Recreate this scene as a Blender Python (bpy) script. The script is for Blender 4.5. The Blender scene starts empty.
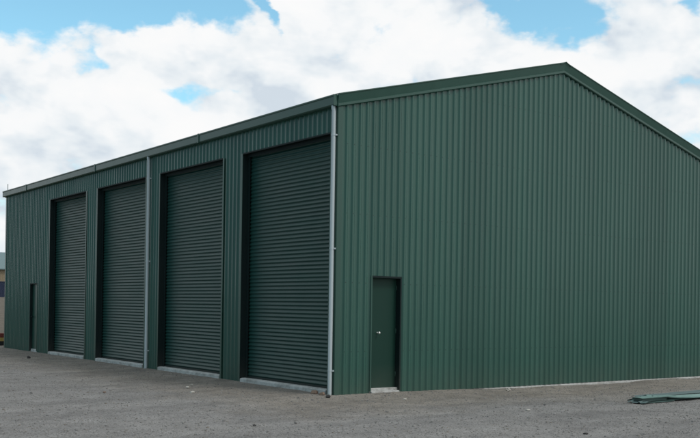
import bpy, math, random
import numpy as np
from mathutils import Vector, Matrix, noise

random.seed(7); rng = np.random.default_rng(7)
SC = bpy.context.scene
COL = SC.collection
RAD = math.radians

# ------------------------------------------------------------------ helpers
class MB:
    """collects faces; build() links them as ONE mesh object"""
    def __init__(s): s.v = []; s.f = []
    def add(s, vs, fs):
        n = len(s.v); s.v += [tuple(p) for p in vs]; s.f += [tuple(i + n for i in f) for f in fs]; return s
    def box(s, x0, x1, y0, y1, z0, z1, b=0.0):
        x0, x1 = sorted((x0, x1)); y0, y1 = sorted((y0, y1)); z0, z1 = sorted((z0, z1))
        if b <= 0:
            vs = [(x, y, z) for z in (z0, z1) for y in (y0, y1) for x in (x0, x1)]
            return s.add(vs, [(0, 2, 3, 1), (4, 5, 7, 6), (0, 1, 5, 4), (2, 6, 7, 3), (0, 4, 6, 2), (1, 3, 7, 5)])
        # chamfered on all vertical and top edges
        def ring(i, z): return [(x0 + i + b, y0 + i, z), (x1 - i - b, y0 + i, z), (x1 - i, y0 + i + b, z), (x1 - i, y1 - i - b, z),
                                (x1 - i - b, y1 - i, z), (x0 + i + b, y1 - i, z), (x0 + i, y1 - i - b, z), (x0 + i, y0 + i + b, z)]
        vs = ring(0, z0) + ring(0, z1 - b) + ring(b, z1)
        fs = [tuple(range(7, -1, -1)), tuple(range(16, 24))]
        for r in (0, 8):
            for k in range(8): fs.append((r + k, r + (k + 1) % 8, r + 8 + (k + 1) % 8, r + 8 + k))
        return s.add(vs, fs)
    def tube(s, pts, r, n=16, caps=True):
        rings = []
        for i, p in enumerate(pts):
            p = Vector(p)
            a = Vector(pts[max(i - 1, 0)]); c = Vector(pts[min(i + 1, len(pts) - 1)])
            d = (c - a).normalized()
            u = d.orthogonal().normalized() if i == 0 else (u - d * u.dot(d)).normalized()
            w = d.cross(u); rr = r[i] if isinstance(r, (list, tuple)) else r
            rings.append([p + (u * math.cos(t) + w * math.sin(t)) * rr for t in [2 * math.pi * k / n for k in range(n)]])
        vs = [q for R in rings for q in R]; fs = []
        for i in range(len(rings) - 1):
            for k in range(n): fs.append((i * n + k, i * n + (k + 1) % n, (i + 1) * n + (k + 1) % n, (i + 1) * n + k))
        if caps: fs += [tuple(range(n - 1, -1, -1)), tuple((len(rings) - 1) * n + k for k in range(n))]
        return s.add(vs, fs)
    def sweep(s, prof, A, B, closed=True):
        """profile of 3D offsets extruded from A to B (offsets already in world axes)"""
        n = len(prof); A = Vector(A); B = Vector(B)
        vs = [A + Vector(p) for p in prof] + [B + Vector(p) for p in prof]
        fs = [(k, (k + 1) % n, n + (k + 1) % n, n + k) for k in range(n if closed else n - 1)]
        if closed: fs += [tuple(range(n - 1, -1, -1)), tuple(range(n, 2 * n))]
        return s.add(vs, fs)
    def build(s, name, m, parent=None, smooth=False):
        me = bpy.data.meshes.new(name); me.from_pydata(s.v, [], s.f); me.update()
        import bmesh
        bm = bmesh.new(); bm.from_mesh(me); bmesh.ops.recalc_face_normals(bm, faces=bm.faces); bm.to_mesh(me); bm.free()
        if smooth:
            for p in me.polygons: p.use_smooth = True
        o = bpy.data.objects.new(name, me); COL.objects.link(o)
        if m: me.materials.append(m)
        if parent: o.parent = parent; o.matrix_parent_inverse = parent.matrix_world.inverted()
        return o

def tag(o, label=None, cat=None, group=None, kind=None):
    if label: o['label'] = label
    if cat: o['category'] = cat
    if group: o['group'] = group
    if kind: o['kind'] = kind
    return o

def empty(name, loc=(0, 0, 0), rz=0):
    o = bpy.data.objects.new(name, None); COL.objects.link(o)
    o.location = loc; o.rotation_euler = (0, 0, rz); o.empty_display_size = .2
    o.matrix_world = Matrix.Translation(loc) @ Matrix.Rotation(rz, 4, 'Z')
    return o

# ------------------------------------------------------------------ materials
def new_mat(name):
    m = bpy.data.materials.new(name); m.use_nodes = True
    nt = m.node_tree; return m, nt, nt.nodes['Principled BSDF']

def N(nt, t, **kw):
    n = nt.nodes.new(t)
    for k, v in kw.items():
        if k in n.inputs.keys() if isinstance(k, str) else False: n.inputs[k].default_value = v
        else: setattr(n, k, v)
    return n

def noise_tex(nt, vec, scale, detail=4, rough=.55, dist=0):
    n = nt.nodes.new('ShaderNodeTexNoise')
    n.inputs['Scale'].default_value = scale; n.inputs['Detail'].default_value = detail
    n.inputs['Roughness'].default_value = rough; n.inputs['Distortion'].default_value = dist
    if vec is not None: nt.links.new(vec, n.inputs['Vector'])
    return n.outputs['Fac']

def ramp(nt, fac, stops):
    r = nt.nodes.new('ShaderNodeValToRGB'); nt.links.new(fac, r.inputs['Fac'])
    els = r.color_ramp.elements
    while len(els) < len(stops): els.new(.5)
    for e, (p, c) in zip(els, stops): e.position = p; e.color = (*c, 1) if len(c) == 3 else c
    return r.outputs['Color']

def mixc(nt, fac, a, b, blend='MIX'):
    n = nt.nodes.new('ShaderNodeMix'); n.data_type = 'RGBA'; n.blend_type = blend
    for s, v in ((n.inputs['Factor'], fac), (n.inputs['A'], a), (n.inputs['B'], b)):
        if isinstance(v, bpy.types.NodeSocket): nt.links.new(v, s)
        elif isinstance(v, (int, float)): s.default_value = v
        else: s.default_value = (*v, 1)
    return [o for o in n.outputs if o.type == 'RGBA'][0]

def math_n(nt, op, a, b=None, c=None):
    n = nt.nodes.new('ShaderNodeMath'); n.operation = op
    for i, v in enumerate((a, b, c)):
        if v is None: continue
        if isinstance(v, bpy.types.NodeSocket): nt.links.new(v, n.inputs[i])
        else: n.inputs[i].default_value = v
    return n.outputs[0]

def obj_coord(nt, scale=(1, 1, 1)):
    t = nt.nodes.new('ShaderNodeNewGeometry')
    m = nt.nodes.new('ShaderNodeMapping'); m.inputs['Scale'].default_value = scale
    nt.links.new(t.outputs['Position'], m.inputs['Vector'])
    return m.outputs['Vector']

def steel(name, col, rough=.42, var=.16, metallic=0.0, spec=.5, streak=(1.6, 1.6, .12), dust=True, sheets=False):
    m, nt, b = new_mat(name)
    v = obj_coord(nt, streak)
    f1 = noise_tex(nt, v, 2.2, 5, .6)
    f2 = noise_tex(nt, obj_coord(nt), .55, 3, .5)
    lo = tuple(c * (1 - var) for c in col); hi = tuple(min(1, c * (1 + var)) for c in col)
    c1 = ramp(nt, f1, [(.3, lo), (.7, hi)])
    c2 = mixc(nt, f2, c1, tuple(c * .97 + .012 for c in col))
    if sheets:                    # every sheet of cladding has weathered a little differently
        sx = nt.nodes.new('ShaderNodeSeparateXYZ'); g = nt.nodes.new('ShaderNodeNewGeometry'); nt.links.new(g.outputs['Position'], sx.inputs[0])
        k = math_n(nt, 'FLOOR', math_n(nt, 'DIVIDE', math_n(nt, 'ADD', math_n(nt, 'ADD', sx.outputs['X'], sx.outputs['Y']), .045), .757))
        wn = nt.nodes.new('ShaderNodeTexWhiteNoise'); wn.noise_dimensions = '1D'; nt.links.new(k, wn.inputs['W'])
        c2 = mixc(nt, 1.0, c2, ramp(nt, wn.outputs['Value'], [(0, (.88, .90, .90)), (1, (1.10, 1.08, 1.08))]), 'MULTIPLY')
        # rows of fixing screws along the girts, one to a rib
        uu = math_n(nt, 'ADD', sx.outputs['X'], sx.outputs['Y'])
        du = math_n(nt, 'SUBTRACT', math_n(nt, 'FLOORED_MODULO', math_n(nt, 'ADD', uu, PITCH / 2), PITCH), PITCH / 2)
        dz = math_n(nt, 'SUBTRACT', math_n(nt, 'FLOORED_MODULO', math_n(nt, 'SUBTRACT', sx.outputs['Z'], .18), 1.23), .6)
        rr_ = math_n(nt, 'SQRT', math_n(nt, 'ADD', math_n(nt, 'MULTIPLY', du, du), math_n(nt, 'MULTIPLY', dz, dz)))
        c2 = mixc(nt, math_n(nt, 'LESS_THAN', rr_, .009), c2, (.012, .03, .026))
    if dust:                      # thrown-up road dust over the lowest metre, patchy
        sx = nt.nodes.new('ShaderNodeSeparateXYZ')
        g = nt.nodes.new('ShaderNodeNewGeometry'); nt.links.new(g.outputs['Position'], sx.inputs[0])
        h = math_n(nt, 'SUBTRACT', .55, sx.outputs['Z'])
        h = math_n(nt, 'MULTIPLY', h, noise_tex(nt, obj_coord(nt), 3.1, 6, .65))
        h = math_n(nt, 'MULTIPLY', h, .55); n = nt.nodes[-1]; n.use_clamp = True
        c2 = mixc(nt, h, c2, (.16, .14, .115))
    nt.links.new(c2, b.inputs['Base Color'])
    r = nt.nodes.new('ShaderNodeMapRange'); r.inputs['To Min'].default_value = rough - .07; r.inputs['To Max'].default_value = rough + .1
    nt.links.new(f1, r.inputs['Value']); nt.links.new(r.outputs[0], b.inputs['Roughness'])
    b.inputs['Metallic'].default_value = metallic; b.inputs['Specular IOR Level'].default_value = spec
    # slight oil-canning of the thin sheet
    bp = nt.nodes.new('ShaderNodeBump'); bp.inputs['Strength'].default_value = .05; bp.inputs['Distance'].default_value = .03
    nt.links.new(noise_tex(nt, obj_coord(nt, (1.3, 1.3, .8)), 1.7, 2, .5), bp.inputs['Height']); nt.links.new(bp.outputs[0], b.inputs['Normal'])
    return m

PITCH = .1514
GREEN = (.023, .093, .070)
M_wall = steel('green_cladding', GREEN, .23, spec=.5, sheets=True)
M_trim = steel('green_trim', (.020, .078, .058), .3, .1)
M_curtain = steel('roller_curtain_green', (.009, .056, .047), .38, .12, spec=.3, streak=(.3, .3, 2.0))
M_door = steel('door_green', (.006, .040, .028), .42, .08, spec=.2)
M_frame_shade = steel('dark_frame_green_shade', (.003, .014, .014), .6, .1, spec=.2)  # dark guide tracks; also holds recess shade painted into reveals and heads
M_roof = steel('roof_green', (.055, .12, .10), .45, .12, dust=False)
M_galv = steel('grey_plastic_pipe', (.50, .57, .59), .42, .08)
M_handle = steel('bright_metal', (.75, .75, .72), .25, .05, metallic=.8, dust=False)
M_offcut = steel('pale_green_sheet', (.155, .265, .24), .5, .2, dust=False)
M_offcut2 = steel('slate_green_sheet', (.10, .155, .155), .45, .2, dust=False)

def concrete():
    m, nt, b = new_mat('concrete')
    v = obj_coord(nt)
    c = ramp(nt, noise_tex(nt, v, 5, 8, .68), [(.28, (.24, .23, .21)), (.5, (.50, .505, .49)), (.72, (.66, .67, .66))])
    d = ramp(nt, noise_tex(nt, v, 60, 3, .6), [(.35, (.75, .74, .72)), (.6, (1, 1, 1))])
    nt.links.new(mixc(nt, .7, c, d, 'MULTIPLY'), b.inputs['Base Color']); b.inputs['Roughness'].default_value = .9
    bp = nt.nodes.new('ShaderNodeBump'); bp.inputs['Distance'].default_value = .006
    nt.links.new(noise_tex(nt, v, 45, 5, .7), bp.inputs['Height']); nt.links.new(bp.outputs[0], b.inputs['Normal'])
    return m
M_conc = concrete()

def gravel():
    m, nt, b = new_mat('gravel')
    v = obj_coord(nt)
    big = noise_tex(nt, v, .35, 5, .6)
    mid = noise_tex(nt, v, 2.3, 5, .65)
    fine = noise_tex(nt, v, 55, 3, .7)
    vor = nt.nodes.new('ShaderNodeTexVoronoi'); vor.inputs['Scale'].default_value = 38; nt.links.new(v, vor.inputs['Vector'])
    # tan crushed rock verge around the shed, grey road gravel beyond it
    s = nt.nodes.new('ShaderNodeSeparateXYZ'); g = nt.nodes.new('ShaderNodeNewGeometry'); nt.links.new(g.outputs['Position'], s.inputs[0])
    dx = math_n(nt, 'MULTIPLY', s.outputs['X'], -1); dy = math_n(nt, 'MULTIPLY', s.outputs['Y'], -1)
    d = math_n(nt, 'MAXIMUM', dx, dy)
    d = math_n(nt, 'ADD', d, math_n(nt, 'MULTIPLY', math_n(nt, 'SUBTRACT', noise_tex(nt, v, .9, 6, .65), .5), 3.2))
    mr = nt.nodes.new('ShaderNodeMapRange'); mr.inputs['From Min'].default_value = 1.3; mr.inputs['From Max'].default_value = 3.1
    nt.links.new(d, mr.inputs['Value'])
    far = nt.nodes.new('ShaderNodeMapRange'); far.inputs['From Min'].default_value = 19.5; far.inputs['From Max'].default_value = 24
    nt.links.new(math_n(nt, 'ADD', s.outputs['Y'], math_n(nt, 'MULTIPLY', big, 3)), far.inputs['Value'])
    tan = ramp(nt, mid, [(.25, (.182, .164, .140)), (.5, (.255, .233, .204)), (.75, (.328, .300, .262))])
    grey = ramp(nt, mid, [(.22, (.186, .182, .177)), (.5, (.243, .237, .229)), (.78, (.302, .298, .290))])
    base = mixc(nt, mr.outputs[0], tan, grey)
    base = mixc(nt, far.outputs[0], base, mixc(nt, .8, tan, (.10, .085, .062)))
    # compacted wheel tracks
    tr = ramp(nt, noise_tex(nt, obj_coord(nt, (.35, 1.5, 1)), .8, 4, .6), [(.36, (.76, .76, .77)), (.6, (1.07, 1.07, 1.07))])
    base = mixc(nt, .8, base, tr, 'MULTIPLY')
    spk = ramp(nt, fine, [(.28, (.58, .58, .58)), (.5, (1, 1, 1)), (.72, (1.45, 1.44, 1.42))])
    base = mixc(nt, .8, base, spk, 'MULTIPLY')
    cell = ramp(nt, vor.outputs['Color'], [(0, (.72, .72, .72)), (1, (1.28, 1.28, 1.28))])
    base = mixc(nt, .7, base, cell, 'MULTIPLY')
    nt.links.new(base, b.inputs['Base Color']); b.inputs['Roughness'].default_value = .95; b.inputs['Specular IOR Level'].default_value = .25
    hsum = math_n(nt, 'ADD', math_n(nt, 'MULTIPLY', vor.outputs['Distance'], -.8), fine)
    bp = nt.nodes.new('ShaderNodeBump'); bp.inputs['Strength'].default_value = .8; bp.inputs['Distance'].default_value = .02
    nt.links.new(hsum, bp.inputs['Height']); nt.links.new(bp.outputs[0], b.inputs['Normal'])
    return m
M_gravel = gravel()

def rock(name, lo, hi):
    m, nt, b = new_mat(name)
    nt.links.new(ramp(nt, noise_tex(nt, obj_coord(nt), 9, 5, .6), [(.3, lo), (.7, hi)]), b.inputs['Base Color'])
    b.inputs['Roughness'].default_value = .9
    return m
M_stones = rock('stone_mix', (.09, .088, .085), (.31, .30, .285))
M_white = rock('pale_stone', (.34, .32, .28), (.58, .56, .51))
M_dark = rock('dark_stone', (.035, .033, .032), (.08, .076, .072))
M_brick = rock('brick_rubble', (.13, .085, .060), (.25, .18, .135))
M_tanwall = steel('tan_cladding', (.30, .235, .15), .6, .1, dust=False)
M_blueroof = steel('blue_grey_roof', (.13, .20, .21), .6, .08, dust=False)
M_navy = steel('navy_steel', (.012, .022, .06), .5, .15, dust=False)
M_red = steel('worn_red', (.20, .035, .025), .55, .2, dust=False)
M_yel = steel('worn_yellow', (.50, .36, .10), .55, .2, dust=False)
M_black = steel('black_rubber', (.012, .012, .012), .7, .2, dust=False)

# ------------------------------------------------------------------ shed
W, L, HE, HR, T = 11.784, 18.99, 5.106, 6.635, .10     # span, length, eave, apex, slab top
SL = (HR - HE) / (W / 2)
shed = tag(empty('farm_shed'), 'long dark green ribbed steel shed with four tall roller doors and low gable roof', 'shed')

PITCH, RIB = .1514, .029
def rib_profile(a, b, phase=0.0):
    """(u, out) points of the ribbed sheet between a and b; ribs stand out of the pan"""
    pts = []
    k = math.floor((a - phase) / PITCH) - 1
    while phase + k * PITCH < b + PITCH:
        c = phase + k * PITCH
        for du, o in ((-.062, .001), (-.046, .004), (-.030, .0165), (-.018, RIB - .0015), (-.008, RIB), (.008, RIB), (.018, RIB - .0015), (.030, .0165), (.046, .004), (.062, .001), (.0757, 0)):
            pts.append((c + du, o))
        k += 1
    out = [p for p in pts if a + .0005 < p[0] < b - .0005]
    def at(u):
        for (u0, o0), (u1, o1) in zip(pts, pts[1:]):
            if u0 <= u <= u1: return o0 + (o1 - o0) * (u - u0) / max(1e-6, u1 - u0)
        return 0
    return [(a, at(a))] + out + [(b, at(b))]

def ribbed(mb, place, a, b, z0, z1, phase=0.0, thick=.004):
    """vertical ribbed sheet; place(u, out, z) -> xyz; z0, z1 numbers or functions of u"""
    pr = rib_profile(a, b, phase)
    f0 = z0 if callable(z0) else (lambda u: z0)
    f1 = z1 if callable(z1) else (lambda u: z1)
    vs = []; fs = []
    for (u, o) in pr:
        vs += [place(u, o, f0(u)), place(u, o, f1(u)), place(u, o - thick, f0(u)), place(u, o - thick, f1(u))]
    for i in range(len(pr) - 1):
        k = 4 * i
        fs += [(k, k + 4, k + 5, k + 1), (k + 2, k + 3, k + 7, k + 6), (k + 1, k + 5, k + 7, k + 3), (k, k + 2, k + 6, k + 4)]
    n = 4 * (len(pr) - 1); fs += [(0, 1, 3, 2), (n, n + 2, n + 3, n + 1)]
    mb.add(vs, fs)

front = lambda u, o, z: (-o, u, z)           # u along +Y
gable = lambda u, o, z: (u, -o, z)           # u along +X
rside = lambda u, o, z: (W + o, u, z)
rear = lambda u, o, z: (u, L + o, z)
rake = lambda u: HE + SL * (u if u <= W / 2 else W - u) + .06

doors = [(.19, 3.25), (4.08, 7.09), (7.90, 10.93), (11.77, 14.65)]
PA = (15.72, 16.41)
HD = 4.66
ZB = .0
mb = MB()
opens = sorted(doors + [PA])
u = 0.02
for (a, b) in opens:
    ribbed(mb, front, u, a, ZB, HE + .05)
    hd = HD if (a, b) != PA else 2.17
    ribbed(mb, front, a, b, hd, HE + .05)
    u = b
ribbed(mb, front, u, L - .02, ZB, HE + .05)
mb.build('front_wall', M_wall, shed)
# gable end facing the yard
GD = (.757, 1.475); GZ = .05; GH = 2.15
mb = MB()
ribbed(mb, gable, .02, GD[0], .0, rake, .03)
ribbed(mb, gable, GD[0], GD[1], GH, rake, .03)
ribbed(mb, gable, GD[1], W - .02, .0, rake, .03)
mb.build('gable_wall', M_wall, shed)
mb = MB(); ribbed(mb, rside, .02, L - .02, .0, HE + .05); mb.build('side_wall', M_wall, shed)
mb = MB(); ribbed(mb, rear, .02, W - .02, .0, rake); mb.build('rear_wall', M_wall, shed)

# slab, its edge shows in the door openings and along the gable
mb = MB().box(.012, W - .012, .012, L - .012, -.3, T, .006)
for a, b in doors: mb.box(-.055, .02, a + .03, b - .03, -.3, T - .004, .012)
mb.box(GD[0] + .03, GD[1] - .03, -.06, .02, -.3, GZ, .01)
mb.box(3.6, W - .01, -.05, .02, -.3, -.012, .01)
mb.build('concrete_slab', M_conc, shed)

# roof
mb = MB()
n_or = math.sqrt(1 + SL * SL)
OVX, OVY = .07, .05
for side in (0, 1):
    def place(u, o, t, side=side):        # u along Y, t = distance from the eave along x
        x = t if side == 0 else W - t
        z = HE + .175 + SL * t + o
        return (x, u, z)
    pr = rib_profile(-OVY, L + OVY)
    vs = []; fs = []
    for (uu, o) in pr:
        for t in (-OVX, W / 2):
            vs += [place(uu, o, t), place(uu, o - .006, t)]
    for i in range(len(pr) - 1):
        k = 4 * i
        fs += [(k, k + 2, k + 6, k + 4), (k + 1, k + 5, k + 7, k + 3), (k, k + 4, k + 5, k + 1)]
    mb.add(vs, fs)
roof = mb.build('roof', M_roof, shed)
zr = HR + .175
mb = MB().sweep([(-.17, 0, .030 - .17 * SL), (0, 0, .062), (.17, 0, .030 - .17 * SL), (.17, 0, .022 - .17 * SL), (0, 0, .050), (-.17, 0, .022 - .17 * SL)],
                (W / 2, -.11, zr), (W / 2, L + .11, zr))
mb.build('ridge_cap', M_trim, roof)

# barge caps on both gables: sloped upper face over a small proud lip
def barge(yw, s):
    """yw wall plane, s = outward direction in y"""
    for side in (0, 1):
        mb = MB()
        sec = [(.034, -.004), (.046, -.004), (.064, .010), (.064, .052), (.050, .060), (.086, .200), (.100, .216), (.096, .232), (-.16, .236), (-.16, .228), (.034, .222)]
        A = (-.06 if side == 0 else W + .06); B = W / 2
        zA = HE - SL * .06; zB = HR
        mb.sweep([(0, s * o, z) for o, z in sec], (A, yw, zA), (B, yw, zB))
        mb.build('barge_cap', M_trim, shed)
barge(0, -1); barge(L, 1)

# gutters with a quad profile
def gutter(xw, s):
    sec = [(.030, .014), (.030, 0), (.118, 0), (.138, .018), (.138, .15), (.150, .166), (.150, .186), (.138, .194), (.126, .186), (.128, .03), (.112, .012), (.042, .012)]
    mb = MB().sweep([(s * o, 0, z) for o, z in sec], (xw, -.035, HE), (xw, L + .06, HE))
    for y in (-.035, L + .06):
        mb.box(xw + s * .03, xw + s * .14, y - .003, y + .003, HE, HE + .19)
    g = mb.build('gutter', M_trim, shed)
    for y in (5.0, 10.9, 16.6): MB().box(xw + s * .028, xw + s * .153, y - .025, y + .025, HE - .003, HE + .1965).build('gutter_joint', M_trim, g)
gutter(0, -1); gutter(W, 1)
MB().box(-.12, -.105, L - .42, L - .40, HE + .15, HE + .40).build('overflow_bracket', M_trim, shed)

# corner flashings
for (cx, cy, sx, sy) in ((0, 0, -1, -1), (W, 0, 1, -1), (0, L, -1, 1), (W, L, 1, 1)):
    o, w, t = RIB + .006, .105, .004
    ax, ay = cx + sx * o, cy + sy * o
    mb = MB()
    mb.add([(ax, ay, .0), (ax - sx * w, ay, .0), (ax - sx * w, ay - sy * t, .0), (ax - sx * t, ay - sy * t, .0), (ax - sx * t, ay - sy * w, .0), (ax, ay - sy * w, .0),
            (ax, ay, HE + .02), (ax - sx * w, ay, HE + .02), (ax - sx * w, ay - sy * t, HE + .02), (ax - sx * t, ay - sy * t, HE + .02), (ax - sx * t, ay - sy * w, HE + .02), (ax, ay - sy * w, HE + .02)],
           [(0, 1, 7, 6), (1, 2, 8, 7), (2, 3, 9, 8), (3, 4, 10, 9), (4, 5, 11, 10), (5, 0, 6, 11), (0, 5, 4, 3), (0, 3, 2, 1), (6, 7, 8, 9), (6, 9, 10, 11)])
    mb.build('corner_flashing', M_trim, shed)

# downpipes
def downpipe(y, x=-.085):
    r = .037
    pts = [(x - .01, y, HE + .01), (x - .01, y, HE - .03), (x, y, HE - .08), (x, y, .05), (x - .012, y, -.03)]
    p = MB().tube(pts, r, 20).build('downpipe', M_galv, shed, True)
    for z in (.45, 2.6, 4.6):
        mb = MB().tube([(x, y, z - .014), (x, y, z + .014)], r + .004, 20)
        mb.box(x + .02, -RIB - .001, y - .055, y + .055, z - .013, z + .013)
        mb.build('pipe_clip', M_galv, p)
downpipe(.035); downpipe(7.63)

# roller doors: curtain (with guides and bottom rail) set back behind flashed jambs
REC = .135
def roller_door(a, b):
    p, amp = .0755, .011
    z0, z1 = T + .03, HD + .25
    nz = int((z1 - z0) / p * 8)
    us = np.linspace(a + .05, b - .05, 15)
    ph = random.random() * 6
    mb = MB(); vs = []; fs = []
    for i in range(nz + 1):
        z = z0 + (z1 - z0) * i / nz
        q = (z / p) % 1
        prof = amp * (math.sin(2 * math.pi * q) + .25 * math.sin(4 * math.pi * q))
        for u in us:
            bow = .010 * noise.noise((u * .9 + ph, z * .7, 3.1)) + .004 * noise.noise((u * 3, z * 3 + ph, 1))
            vs.append((REC - prof + bow, u, z))
    m = len(us)
    for i in range(nz):
        for k in range(m - 1): fs.append((i * m + k, i * m + k + 1, (i + 1) * m + k + 1, (i + 1) * m + k))
    mb.add(vs, fs)
    d = mb.build('roller_door', M_curtain, shed, True)
    for uu, sgn in ((a, 1), (b, -1)):
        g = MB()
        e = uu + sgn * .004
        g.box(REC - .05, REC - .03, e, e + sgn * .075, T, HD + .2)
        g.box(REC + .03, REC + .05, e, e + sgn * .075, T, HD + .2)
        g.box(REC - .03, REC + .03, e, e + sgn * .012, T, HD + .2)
        g.build('guide_rail', M_frame_shade, d)
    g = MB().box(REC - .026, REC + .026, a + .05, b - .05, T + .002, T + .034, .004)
    g.build('bottom_rail', M_frame_shade, d)
    # jamb and head flashings
    for uu, sgn in ((a, -1), (b, 1)):
        f = MB().box(-RIB - .005, REC + .08, uu - .0025, uu + .0025, .0, HD)             # reveal, near-black with the recess shade painted in
        rv = f.build('reveal', M_frame_shade, shed)
        f = MB().box(-RIB - .009, -RIB - .003, uu + sgn * .003, uu + sgn * .062, .0, HD + .01)
        f.build('jamb_flashing', M_trim, shed)
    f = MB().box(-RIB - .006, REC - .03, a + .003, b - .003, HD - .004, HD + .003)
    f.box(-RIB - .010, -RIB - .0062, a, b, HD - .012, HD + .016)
    f.build('head_flashing', M_frame_shade, shed)
    MB().box(REC - .07, REC - .055, a + .003, b - .003, HD - .07, HD - .005).build('head_shade_strip', M_frame_shade, shed)  # dark strip added to stand in for shade under the head
    MB().box(REC + .07, REC + .09, a - .1, b + .1, T + .001, HD + .3).build('inner_lining', M_frame_shade, shed)
for a, b in doors: roller_door(a, b)
# personnel doors
def side_door(place, a, b, z0, z1, hinge_at_b, leaf_mat, rec=.09, knob=None):
    def bx(mbx, u0, u1, o0, o1, za, zb):
        P = [place(u, o, z) for z in (za, zb) for o in (o0, o1) for u in (u0, u1)]
        mbx.add(P, [(0, 2, 3, 1), (4, 5, 7, 6), (0, 1, 5, 4), (2, 6, 7, 3), (0, 4, 6, 2), (1, 3, 7, 5)])
    m = MB(); bx(m, a + .032, b - .032, -rec - .04, -rec, z0 + .008, z1 - .03)
    d = m.build('side_door', leaf_mat, shed)
    m = MB()
    bx(m, a, a + .03, -rec - .06, RIB + .004, z0 - .0, z1); bx(m, a + .0301, a + .045, -rec - .07, -rec - .045, z0, z1 - .03); pass
    m.build('door_frame', M_trim, d)
    m = MB(); bx(m, b - .03, b, -rec - .06, RIB + .004, z0 - .0, z1); m.build('door_jamb', M_frame_shade, d)  # this jamb and the head are coloured near-black as painted recess shade
    m = MB(); bx(m, a + .0301, b - .0301, -rec - .06, RIB + .006, z1 - .034, z1); m.build('door_head', M_frame_shade, d)
    h = a + .25 if hinge_at_b else b - .13
    m = MB()
    c0 = place(h, -rec, z0 + 1.06); c1 = place(h, -rec + .012, z0 + 1.06); c2 = place(h, -rec + .035, z0 + 1.06); c3 = place(h, -rec + .062, z0 + 1.06); c4 = place(h, -rec + .078, z0 + 1.06)
    m.tube([c0, c1, c1, c2, c3, c4], [.016, .016, .010, .010, .027, .018], 18)
    m.build('handle', knob or M_handle, d, True)
    hg = b - .03 if hinge_at_b else a + .03
    for z in (.25, 1.05, 1.85):
        m = MB(); q = place(hg, -rec + .008, z0 + z); q2 = place(hg, -rec + .008, z0 + z + .09)
        m.tube([q, q2], .008, 10); m.build('hinge', M_trim, d, True)
side_door(gable, GD[0], GD[1], GZ, GH, True, M_door)
side_door(front, PA[0], PA[1], .05, 2.17, False, M_trim, .05, M_frame_shade)

# ------------------------------------------------------------------ ground
def sm(a, b, x):
    t = np.clip((x - a) / (b - a), 0, 1); return t * t * (3 - 2 * t)
_tab = rng.random((256, 256))
def vnoise(x, y):
    xi = np.floor(x).astype(int); yi = np.floor(y).astype(int); fx = x - xi; fy = y - yi
    fx = fx * fx * (3 - 2 * fx); fy = fy * fy * (3 - 2 * fy)
    g = lambda i, j: _tab[i % 256, j % 256]
    return (g(xi, yi) * (1 - fx) + g(xi + 1, yi) * fx) * (1 - fy) + (g(xi, yi + 1) * (1 - fx) + g(xi + 1, yi + 1) * fx) * fy - .5
def height(x, y):
    x = np.asarray(x, float); y = np.asarray(y, float)
    dx = np.maximum(np.maximum(-x, x - W), 0); dy = np.maximum(np.maximum(-y, y - L), 0)
    d = np.hypot(dx, dy)
    h = .030 * vnoise(x * .35, y * .35) + .022 * vnoise(x * 1.1 + 9, y * 1.1) + .016 * vnoise(x * 3.3, y * 3.3 + 4) + .010 * vnoise(x * 8.1, y * 8.1)
    h *= .35 + .65 * sm(.0, 1.2, d)
    h += .022 * (1 - sm(.1, 1.6, d))                          # gravel banked against the walls
    h -= (.060 * sm(1.6, 5.5, x) - .045 * vnoise(x * 1.7 + 3, y * .5) * sm(2, 5, x) * (1 - sm(.3, 1.2, d))) * (y < L / 2)                 # falls away along the gable
    inside = (x > .25) & (x < W - .25) & (y > .25) & (y < L - .25)
    h = np.where(inside, -.2, h)
    h += 2.35 * sm(30, 125, y)                                # the yard rises behind the shed
    r = np.hypot(x, y)
    h += .5 * vnoise(x * .03, y * .03) * sm(30, 80, r)
    return h

def axis(lo, hi, step, far):
    a = list(np.arange(lo, hi + 1e-6, step)); s = step
    while a[-1] < far: s *= 1.22; a.append(a[-1] + s)
    s = step
    while a[0] > -far: s *= 1.22; a.insert(0, a[0] - s)
    return np.array(a)
xs = axis(-10, 12.5, .075, 4000); ys = axis(-7, 20, .09, 4000)
X, Y = np.meshgrid(xs, ys); Z = height(X, Y)
nx, ny = len(xs), len(ys)
co = np.stack([X, Y, Z], -1).reshape(-1, 3).astype(np.float32)
idx = np.arange(nx * ny).reshape(ny, nx)
quads = np.stack([idx[:-1, :-1], idx[:-1, 1:], idx[1:, 1:], idx[1:, :-1]], -1).reshape(-1, 4)
def np_mesh(name, co, faces, m, smooth=False):
    me = bpy.data.meshes.new(name); k = faces.shape[1]
    me.vertices.add(len(co)); me.vertices.foreach_set('co', co.astype(np.float32).ravel())
    me.loops.add(faces.size); me.loops.foreach_set('vertex_index', faces.astype(np.int32).ravel())
    me.polygons.add(len(faces)); me.polygons.foreach_set('loop_start', np.arange(0, faces.size, k, dtype=np.int32))
    me.update(calc_edges=True); me.validate()
    if smooth: me.polygons.foreach_set('use_smooth', np.ones(len(faces), bool))
    o = bpy.data.objects.new(name, me); COL.objects.link(o); me.materials.append(m); return o
tag(np_mesh('gravel_yard', co, quads, M_gravel, True), kind='structure')

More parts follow.
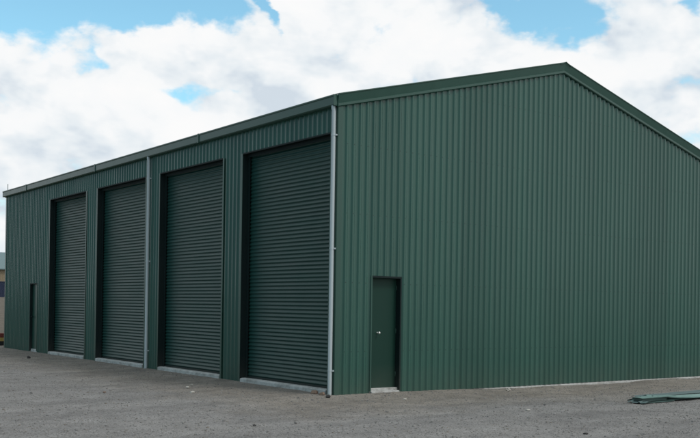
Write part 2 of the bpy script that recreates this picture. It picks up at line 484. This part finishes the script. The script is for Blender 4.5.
# ------------------------------------------------------------------ camera
F, C0, YAW, ROLL = 936.4, 306.7, .6438, -.0152
CX, CY, CZ = -9.7017, -13.3394, 1.5823
cam = bpy.data.cameras.new('camera'); co_ = bpy.data.objects.new('camera', cam); COL.objects.link(co_)
fw = Vector((math.sin(YAW), math.cos(YAW), 0)); r0 = Vector((math.cos(YAW), -math.sin(YAW), 0)); u0 = Vector((0, 0, 1))
c, s = math.cos(ROLL), math.sin(ROLL)
rt = r0 * c - u0 * s; up = r0 * s + u0 * c
R = Matrix((rt, up, -fw)).transposed().to_4x4(); R.translation = (CX, CY, CZ)
co_.matrix_world = R
cam.sensor_width = 36; cam.lens = F / 700 * 36; cam.shift_y = (C0 - 219) / 700; cam.clip_end = 9000; cam.clip_start = .1
SC.camera = co_

def on_ground(px, py, z=0.0):
    """ground point under a pixel of the photograph, used once to read off where things lie"""
    a, b = (px - 350) / F, -(py - C0) / F
    d = fw + rt * a + up * b
    t = (z - CZ) / d.z
    return (CX + d.x * t, CY + d.y * t)

# ------------------------------------------------------------------ loose gravel
def ico():
    t = (1 + 5 ** .5) / 2
    v = np.array([(-1, t, 0), (1, t, 0), (-1, -t, 0), (1, -t, 0), (0, -1, t), (0, 1, t), (0, -1, -t), (0, 1, -t), (t, 0, -1), (t, 0, 1), (-t, 0, -1), (-t, 0, 1)], float)
    v /= np.linalg.norm(v[0])
    f = np.array([(0, 11, 5), (0, 5, 1), (0, 1, 7), (0, 7, 10), (0, 10, 11), (1, 5, 9), (5, 11, 4), (11, 10, 2), (10, 7, 6), (7, 1, 8), (3, 9, 4), (3, 4, 2), (3, 2, 6), (3, 6, 8), (3, 8, 9), (4, 9, 5), (2, 4, 11), (6, 2, 10), (8, 6, 7), (9, 8, 1)])
    return v, f
IV, IF = ico()
def pebbles(name, xy, size, m):
    n = len(xy)
    sc = np.stack([size * rng.uniform(.7, 1.3, n), size * rng.uniform(.7, 1.3, n), size * rng.uniform(.45, .8, n)], -1)
    jit = 1 + rng.uniform(-.28, .28, (n, 12, 1))
    v = IV[None] * jit * sc[:, None]
    a = rng.uniform(0, 6.28, n); ca, sa = np.cos(a)[:, None], np.sin(a)[:, None]
    v = np.stack([v[..., 0] * ca - v[..., 1] * sa, v[..., 0] * sa + v[..., 1] * ca, v[..., 2]], -1)
    v[..., 0] += xy[:, 0, None]; v[..., 1] += xy[:, 1, None]
    v[..., 2] += (height(xy[:, 0], xy[:, 1]) + sc[:, 2] * .25)[:, None]
    f = IF[None] + 12 * np.arange(n)[:, None, None]
    return np_mesh(name, v.reshape(-1, 3), f.reshape(-1, 3), m)
# density about even over the yard in view
n = 90000
dist = rng.uniform(8.5, 34, n) ** 1.0; ang = YAW + rng.uniform(-.48, .48, n)
xy = np.stack([CX + dist * np.sin(ang), CY + dist * np.cos(ang)], -1)
ok = ~((xy[:, 0] > -.09) & (xy[:, 1] > -.09)); xy = xy[ok]
size = np.exp(rng.normal(math.log(.0070), .38, len(xy))).clip(.0035, .022)
mix = rng.random(len(xy))
for nm, msk, mm in (('loose_grey_gravel', mix < .7, M_stones), ('loose_pale_gravel', (mix >= .7) & (mix < .75), rock('pale_gravel', (.25, .245, .235), (.38, .375, .36))),
                    ('loose_tan_gravel', mix >= .87, rock('tan_gravel', (.14, .125, .105), (.26, .235, .20)))):
    tag(pebbles(nm, xy[msk], size[msk], mm), kind='stuff')

# single stones one can pick out
def stone(px, py, size, m, label, group=None, flat=.6, seed=0):
    x, y = on_ground(px, py)
    me = bpy.data.meshes.new('stone'); import bmesh
    bm = bmesh.new(); bmesh.ops.create_icosphere(bm, subdivisions=2, radius=1)
    for v in bm.verts:
        k = 1 + .6 * noise.noise(v.co * 1.5 + Vector((seed * 3.1, px, py)))
        size_ = size * .75; v.co = Vector((v.co.x * size_ * k * 1.15, v.co.y * size_ * k * .9, v.co.z * size_ * k * flat))
    bm.to_mesh(me); bm.free(); me.materials.append(m)
    o = bpy.data.objects.new('stone', me); COL.objects.link(o)
    o.location = (x, y, float(height(x, y)) + size * flat * .45); o.rotation_euler = (0, 0, px * 1.7)
    tag(o, label, 'stone', group); return o
stone(28.6, 358.5, .075, M_dark, 'dark stone on the gravel in front of the narrow far side door', flat=.8)
stone(187.5, 388.5, .050, M_white, 'small pale stone at the left of the cluster in front of the third roller door', 'pale stones in a cluster')
stone(192.5, 393.2, .058, M_white, 'largest and lowest pale stone of the cluster in front of the third roller door', 'pale stones in a cluster')
stone(191.5, 386.0, .040, M_white, 'smallest and highest pale stone of the cluster in front of the third roller door', 'pale stones in a cluster')
stone(508.5, 389.6, .060, M_white, 'white stone against the foot of the gable wall')
stone(585.5, 435.0, .035, M_dark, 'small dark stone on the grey gravel at the bottom right')
stone(528, 410.3, .045, M_white, 'pale flat stone out on the grey gravel below the middle of the gable', flat=.35)
stone(328.0, 399.2, .055, M_dark, 'dark stone beside the foot of the corner downpipe', flat=.8)
stone(254.5, 426.5, .030, M_dark, 'small dark stone on the grey gravel below the fourth roller door')
stone(104.5, 392.5, .040, M_brick, 'reddish stone on the gravel at the left of the yard')
stone(405, 400.0, .050, M_white, 'pale stone on tan gravel below the right edge of the gable door', flat=.4)
def brick(px, py, rz, tilt, sx, label, lx=.12):
    x, y = on_ground(px, py)
    mb = MB().box(-lx / 2, lx / 2, -.036, .036, -.03, .03, .009)
    mb.v = [(a * (1 + .18 * noise.noise((a * 9 + px, b * 9, cc * 9))), b * (1 + .2 * noise.noise((a * 9, b * 9 + py, cc * 9))), cc * sx) for a, b, cc in mb.v]
    o = mb.build('broken_brick', M_brick)
    o.location = (x, y, float(height(x, y)) + .022); o.rotation_euler = (tilt, .1, rz)
    tag(o, label, 'brick', 'broken bricks by the corner roller door')
brick(314.5, 395.4, 1.9, .5, 1.1, 'broken brick leaning on the slab edge, left of the two by the corner roller door')
brick(322, 396.6, .6, -.3, .8, 'broken brick nearest the corner downpipe, right of the two by the corner roller door', .085)

# ------------------------------------------------------------------ folded steel lengths lying in front of the gable
def lying(sec, length, loc, rz, m, label, curl=.0, name='steel_offcut', roll=0.0, tilt=0.0, grp='green steel offcuts lying by the gable', ragged=0.0):
    """folded sheet of 1.2 mm steel: section (y,z) polyline, run along x"""
    th = .0025; nseg = 14
    n = len(sec); vs = []; fs = []
    nor = []
    for i in range(n):
        a = Vector(sec[max(0, i - 1)]); b = Vector(sec[min(n - 1, i + 1)]); d = (b - a).normalized(); nor.append(Vector((-d.y, d.x)))
    for k in range(nseg + 1):
        t = k / nseg
        for i in range(n):
            p = Vector(sec[i]); x = t * length + (ragged * (noise.noise((i * .7, t * 3, length)) if k in (0, nseg) else 0))
            wz = curl * math.sin(t * math.pi) + .006 * noise.noise((t * 5, i * .4, length)); wy = .01 * math.sin(t * 4 + length)
            vs.append((x, p.x + wy, p.y + wz)); q = p + nor[i] * th; vs.append((x, q.x + wy, q.y + wz))
    s = 2 * n
    for k in range(nseg):
        for i in range(n - 1):
            a = k * s + 2 * i
            fs += [(a, a + 2, a + s + 2, a + s), (a + 1, a + s + 1, a + s + 3, a + 3)]
        fs += [(k * s, k * s + s, k * s + s + 1, k * s + 1), (k * s + s - 2, k * s + s - 1, k * s + 2 * s - 1, k * s + 2 * s - 2)]
    for k in (0, nseg):
        for i in range(n - 1):
            a = k * s + 2 * i; fs.append((a, a + 1, a + 3, a + 2) if k == 0 else (a, a + 2, a + 3, a + 1))
    o = MB().add(vs, fs).build(name, m)
    o.location = loc; o.rotation_euler = (roll, tilt, rz)
    tag(o, label, 'steel offcut', grp); return o
P0 = Vector(on_ground(639.5, 401.6)); P1 = Vector(on_ground(704, 396.5))
dirv = P1 - P0; RZ = math.atan2(dirv.y, dirv.x); dl = dirv.length; dn = dirv.normalized(); dp = Vector((-dn.y, dn.x))
gz = lambda p: float(height(p.x, p.y))
channel = [(-.115, .088), (-.12, .096), (-.02, .100), (.075, .094), (.08, .05), (.075, .006), (-.08, .0), (-.085, .012)]
rcap = [(-.17, .0), (-.165, .012), (0, .055), (.165, .012), (.17, .0)]
flat = [(-.16, .012), (-.06, .004), (-.055, .022), (-.03, .022), (-.025, .004), (.08, .006), (.085, .024), (.11, .024), (.16, .008)]
p = P0 + dp * .10 + dn * .05
lying(channel, dl * .52, (p.x, p.y, gz(p) + .004), RZ + .02, M_offcut, 'pale green folded steel channel at the front of the offcut heap, its open side dark')
p = P0 + dn * .40 + dp * .38
lying(rcap, dl * .88 + .8, (p.x, p.y, gz(p) + .006), RZ - .005, M_offcut, 'pale green ridge shaped steel length, the longest of the heap, running out of frame')
p = P0 + dn * .55 + dp * .16
lying(flat, dl * .72 + .9, (p.x, p.y, gz(p) + .105), RZ + .045, M_offcut, 'pale green ribbed steel strip lying across the top of the offcut heap', -.03, tilt=.034)
p = P0 + dn * 1.15 + dp * .85
lying(flat, dl * .6 + 1.2, (p.x, p.y, gz(p) + .010), RZ + .05, M_offcut2, 'slate green flat ribbed strip lying behind the offcut heap nearest the wall')
p = P0 + dn * -.05 + dp * .02
lying(flat, .50, (p.x, p.y, gz(p) + .012), RZ + .35, M_offcut2, 'short slate green strip at the left tip of the offcut heap', .015)

# ------------------------------------------------------------------ background past the far corner
def sight(px, d):
    a = (px - 350) / F; v = fw + rt * a; v.z = 0; v.normalize(); q = Vector((CX, CY, 0)) + v * d; return q, math.atan2(v.y, v.x)
q, an = sight(2, 172); gzq = 2.3
nb = tag(empty('neighbour_shed', (q.x, q.y, gzq), an - math.pi / 2), 'distant tan walled shed with blue grey roof beyond the far corner', 'shed')
def place_local(mb, name, m, par):
    o = mb.build(name, m); o.parent = par; return o
mb = MB(); wl = lambda u, o, z: (u, -o, z)
ribbed(mb, wl, -13, 9, -.6, 4.85); mb.box(-13, 9, .05, 13, -.6, 4.84); place_local(mb, 'wall', M_tanwall, nb)
mb = MB(); mb.add([(-13.4, -.5, 4.75), (9.4, -.5, 4.75), (9.4, 6.5, 7.9), (-13.4, 6.5, 7.9), (-13.4, 13.5, 4.75), (9.4, 13.5, 4.75),
                   (-13.4, -.5, 4.9), (9.4, -.5, 4.9), (9.4, 6.5, 8.05), (-13.4, 6.5, 8.05), (-13.4, 13.5, 4.9), (9.4, 13.5, 4.9)],
                  [(0, 1, 2, 3), (3, 2, 5, 4), (6, 9, 8, 7), (9, 10, 11, 8), (0, 6, 7, 1), (4, 5, 11, 10), (0, 3, 9, 6), (3, 4, 10, 9), (1, 7, 8, 2), (2, 8, 11, 5)])
place_local(mb, 'roof', M_blueroof, nb)
q, an = sight(1.5, 158)
ct = tag(empty('shipping_container', (q.x, q.y, float(height(q.x, q.y)) ), an - math.pi / 2), 'dark navy shipping container standing in front of the distant tan shed', 'container')
mb = MB(); ribbed(mb, lambda u, o, z: (u, -o, z), -4.0, 2.0, .12, 2.5); mb.box(-4, 2, .03, 2.4, .1, 2.52); place_local(mb, 'body', M_navy, ct)
mb = MB()
for x in (-4.06, 1.94):
    for y in (-.06, 2.3): mb.box(x, x + .12, y, y + .12, -.3, 2.6)
mb.box(-3.94, 1.94, -.055, .02, 2.48, 2.6); mb.box(-3.94, 1.94, -.055, .02, -.02, .12)
place_local(mb, 'frame', M_navy, ct)
# small drum near the far corner
gx, gy = on_ground(-.3, 345.5)
dr = tag(empty('drum', (gx, gy, float(height(gx, gy)))), 'small red and black drum on tan gravel beyond the far shed corner', 'drum')
rr = .17
mb = MB().tube([(0, 0, 0), (0, 0, .02), (0, 0, .15), (0, 0, .155)], [rr - .01, rr, rr, rr - .003], 24); place_local(mb, 'base_band', M_black, dr)
mb = MB().tube([(0, 0, .15), (0, 0, .29)], rr - .004, 24); place_local(mb, 'body', M_yel, dr)
mb = MB().tube([(0, 0, .285), (0, 0, .29), (0, 0, .42), (0, 0, .44), (0, 0, .43), (0, 0, .428)], [rr - .004, rr, rr, rr - .008, rr - .02, .01], 24); place_local(mb, 'lid', M_red, dr)

# ------------------------------------------------------------------ light and sky
SUN_EL, SUN_AZ = RAD(52), RAD(156)        # azimuth from +Y towards +X
sd = bpy.data.lights.new('sun', 'SUN'); so = bpy.data.objects.new('sun', sd); COL.objects.link(so)
sd.energy = 1.2; sd.angle = RAD(14); sd.color = (1, .96, .9)
ds = Vector((math.sin(SUN_AZ) * math.cos(SUN_EL), math.cos(SUN_AZ) * math.cos(SUN_EL), math.sin(SUN_EL)))
so.rotation_euler = ds.to_track_quat('Z', 'Y').to_euler(); so.location = (0, -20, 30)

w = bpy.data.worlds.new('World'); SC.world = w; w.use_nodes = True
nt = w.node_tree; nt.nodes.clear()
out = nt.nodes.new('ShaderNodeOutputWorld')
sky = nt.nodes.new('ShaderNodeTexSky'); sky.sky_type = 'NISHITA'; sky.sun_disc = False
sky.sun_elevation = SUN_EL; sky.sun_rotation = SUN_AZ; sky.air_density = 1.0; sky.dust_density = .6; sky.ozone_density = 2.0
bg = nt.nodes.new('ShaderNodeBackground'); bg.inputs['Strength'].default_value = .14
nt.links.new(mixc(nt, 1.0, sky.outputs[0], (1.22, 1.60, 1.38), 'MULTIPLY'), bg.inputs['Color'])
tc = nt.nodes.new('ShaderNodeTexCoord'); sp = nt.nodes.new('ShaderNodeSeparateXYZ'); nt.links.new(tc.outputs['Generated'], sp.inputs[0])
az = math_n(nt, 'ARCTAN2', sp.outputs['X'], sp.outputs['Y'])
hyp = math_n(nt, 'SQRT', math_n(nt, 'ADD', math_n(nt, 'MULTIPLY', sp.outputs['X'], sp.outputs['X']), math_n(nt, 'MULTIPLY', sp.outputs['Y'], sp.outputs['Y'])))
el = math_n(nt, 'ARCTAN2', sp.outputs['Z'], hyp)
cv = nt.nodes.new('ShaderNodeCombineXYZ'); nt.links.new(az, cv.inputs[0]); nt.links.new(math_n(nt, 'MULTIPLY', el, 1.5), cv.inputs[1])
wv = nt.nodes.new('ShaderNodeTexNoise'); wv.inputs['Scale'].default_value = 13; wv.inputs['Detail'].default_value = 5; wv.inputs['Roughness'].default_value = .55
nt.links.new(cv.outputs[0], wv.inputs['Vector']); wc = nt.nodes.new('ShaderNodeSeparateColor'); nt.links.new(wv.outputs['Color'], wc.inputs[0])
azw = math_n(nt, 'ADD', az, math_n(nt, 'MULTIPLY', math_n(nt, 'SUBTRACT', wc.outputs[0], .5), .11))      # ragged outlines
elw = math_n(nt, 'ADD', el, math_n(nt, 'MULTIPLY', math_n(nt, 'SUBTRACT', wc.outputs[1], .5), .075))
def billow(scale):
    v_ = nt.nodes.new('ShaderNodeTexVoronoi'); v_.feature = 'SMOOTH_F1'; v_.inputs['Scale'].default_value = scale; v_.inputs['Smoothness'].default_value = .35
    v_.voronoi_dimensions = '2D'; v_.normalize = True; v_.inputs['Detail'].default_value = 2; v_.inputs['Roughness'].default_value = .55
    cw = nt.nodes.new('ShaderNodeCombineXYZ'); nt.links.new(azw, cw.inputs[0]); nt.links.new(math_n(nt, 'MULTIPLY', elw, 1.35), cw.inputs[1]); nt.links.new(cw.outputs[0], v_.inputs['Vector'])
    return v_.outputs['Distance']
def gap(px, py, wx, wy):
    """opening in the cloud towards one bearing (given as a position in the photo, turned into azimuth and elevation)"""
    X_ = (px - 350) / F; Y_ = (C0 - py) / F
    Y_ += X_ * math.tan(ROLL)
    a = YAW + math.atan(X_); e = math.atan(Y_ / math.hypot(1, X_))
    da = math_n(nt, 'MULTIPLY', math_n(nt, 'SUBTRACT', azw, a), F / wx); de = math_n(nt, 'MULTIPLY', math_n(nt, 'SUBTRACT', elw, e), F / wy)
    return math_n(nt, 'EXPONENT', math_n(nt, 'MULTIPLY', math_n(nt, 'ADD', math_n(nt, 'MULTIPLY', da, da), math_n(nt, 'MULTIPLY', de, de)), -1))
def shift(dz):
    m = nt.nodes.new('ShaderNodeMapping'); m.inputs['Location'].default_value = (0, dz, 0); nt.links.new(cv.outputs[0], m.inputs['Vector']); return m.outputs['Vector']
puff = noise_tex(nt, cv.outputs[0], 8.0, 10, .60, .18)
wide = noise_tex(nt, cv.outputs[0], 2.2, 3, .5)
cov = math_n(nt, 'ADD', math_n(nt, 'MULTIPLY', math_n(nt, 'SUBTRACT', puff, .5), 2.3), math_n(nt, 'MULTIPLY', math_n(nt, 'SUBTRACT', wide, .5), .5))
bil = billow(17)
cov = math_n(nt, 'ADD', cov, math_n(nt, 'MULTIPLY', math_n(nt, 'SUBTRACT', .42, bil), .9))
cov = math_n(nt, 'ADD', cov, .50)
for (g_, k) in ((gap(10, 2, 90, 32), .95), (gap(95, -10, 85, 34), .95), (gap(172, -12, 75, 37), .95), (gap(225, -6, 30, 16), .5), (gap(266, 20, 9, 22), .7), (gap(178, 98, 56, 10), .42), (gap(88, 66, 14, 9), .30), (gap(70, 72, 40, 8), .2),
                (gap(556, 6, 52, 27), 1.0), (gap(508, 6, 30, 15), .5), (gap(695, 125, 40, 22), .45), (gap(-20, 215, 40, 40), .35), (gap(693, -2, 26, 13), .7)):
    cov = math_n(nt, 'SUBTRACT', cov, math_n(nt, 'MULTIPLY', g_, k))
mr = nt.nodes.new('ShaderNodeMapRange'); mr.interpolation_type = 'SMOOTHSTEP'
mr.inputs['From Min'].default_value = -.14; mr.inputs['From Max'].default_value = .30; nt.links.new(cov, mr.inputs['Value'])
low = noise_tex(nt, cv.outputs[0], 8.0, 4, .55, .18)
above = noise_tex(nt, shift(.030), 8.0, 4, .55, .18)          # thicker cloud overhead makes a greyer belly
shade = math_n(nt, 'ADD', math_n(nt, 'MULTIPLY', math_n(nt, 'SUBTRACT', low, above), 1.1), math_n(nt, 'ADD', noise_tex(nt, cv.outputs[0], 5.0, 6, .6, .3), math_n(nt, 'MULTIPLY', math_n(nt, 'SUBTRACT', .40, bil), .30)))
ccol = ramp(nt, shade, [(.32, (.66, .74, .82)), (.45, (.83, .885, .925)), (.59, (.965, .98, .99)), (.76, (1.0, 1.0, 1.0))])
cb = nt.nodes.new('ShaderNodeBackground'); cb.inputs['Strength'].default_value = .97; 
# unseen darkening of the western cloud, added to dim the front wall
wst = nt.nodes.new('ShaderNodeMapRange'); wst.interpolation_type = 'SMOOTHSTEP'; nt.links.new(math_n(nt, 'MULTIPLY', sp.outputs['X'], -1), wst.inputs['Value'])
wst.inputs['From Min'].default_value = .1; wst.inputs['From Max'].default_value = .8
ccol = mixc(nt, wst.outputs[0], ccol, mixc(nt, .97, ccol, (.25, .42, .50), 'MULTIPLY'))
nt.links.new(ccol, cb.inputs['Color'])
mx = nt.nodes.new('ShaderNodeMixShader'); nt.links.new(mr.outputs[0], mx.inputs[0]); nt.links.new(bg.outputs[0], mx.inputs[1]); nt.links.new(cb.outputs[0], mx.inputs[2])
nt.links.new(mx.outputs[0], out.inputs['Surface'])

SC.view_settings.view_transform = 'Standard'; SC.view_settings.look = 'None'; SC.view_settings.exposure = 0; SC.view_settings.gamma = 1
try: SC.view_settings.use_curve_mapping = False
except Exception: pass
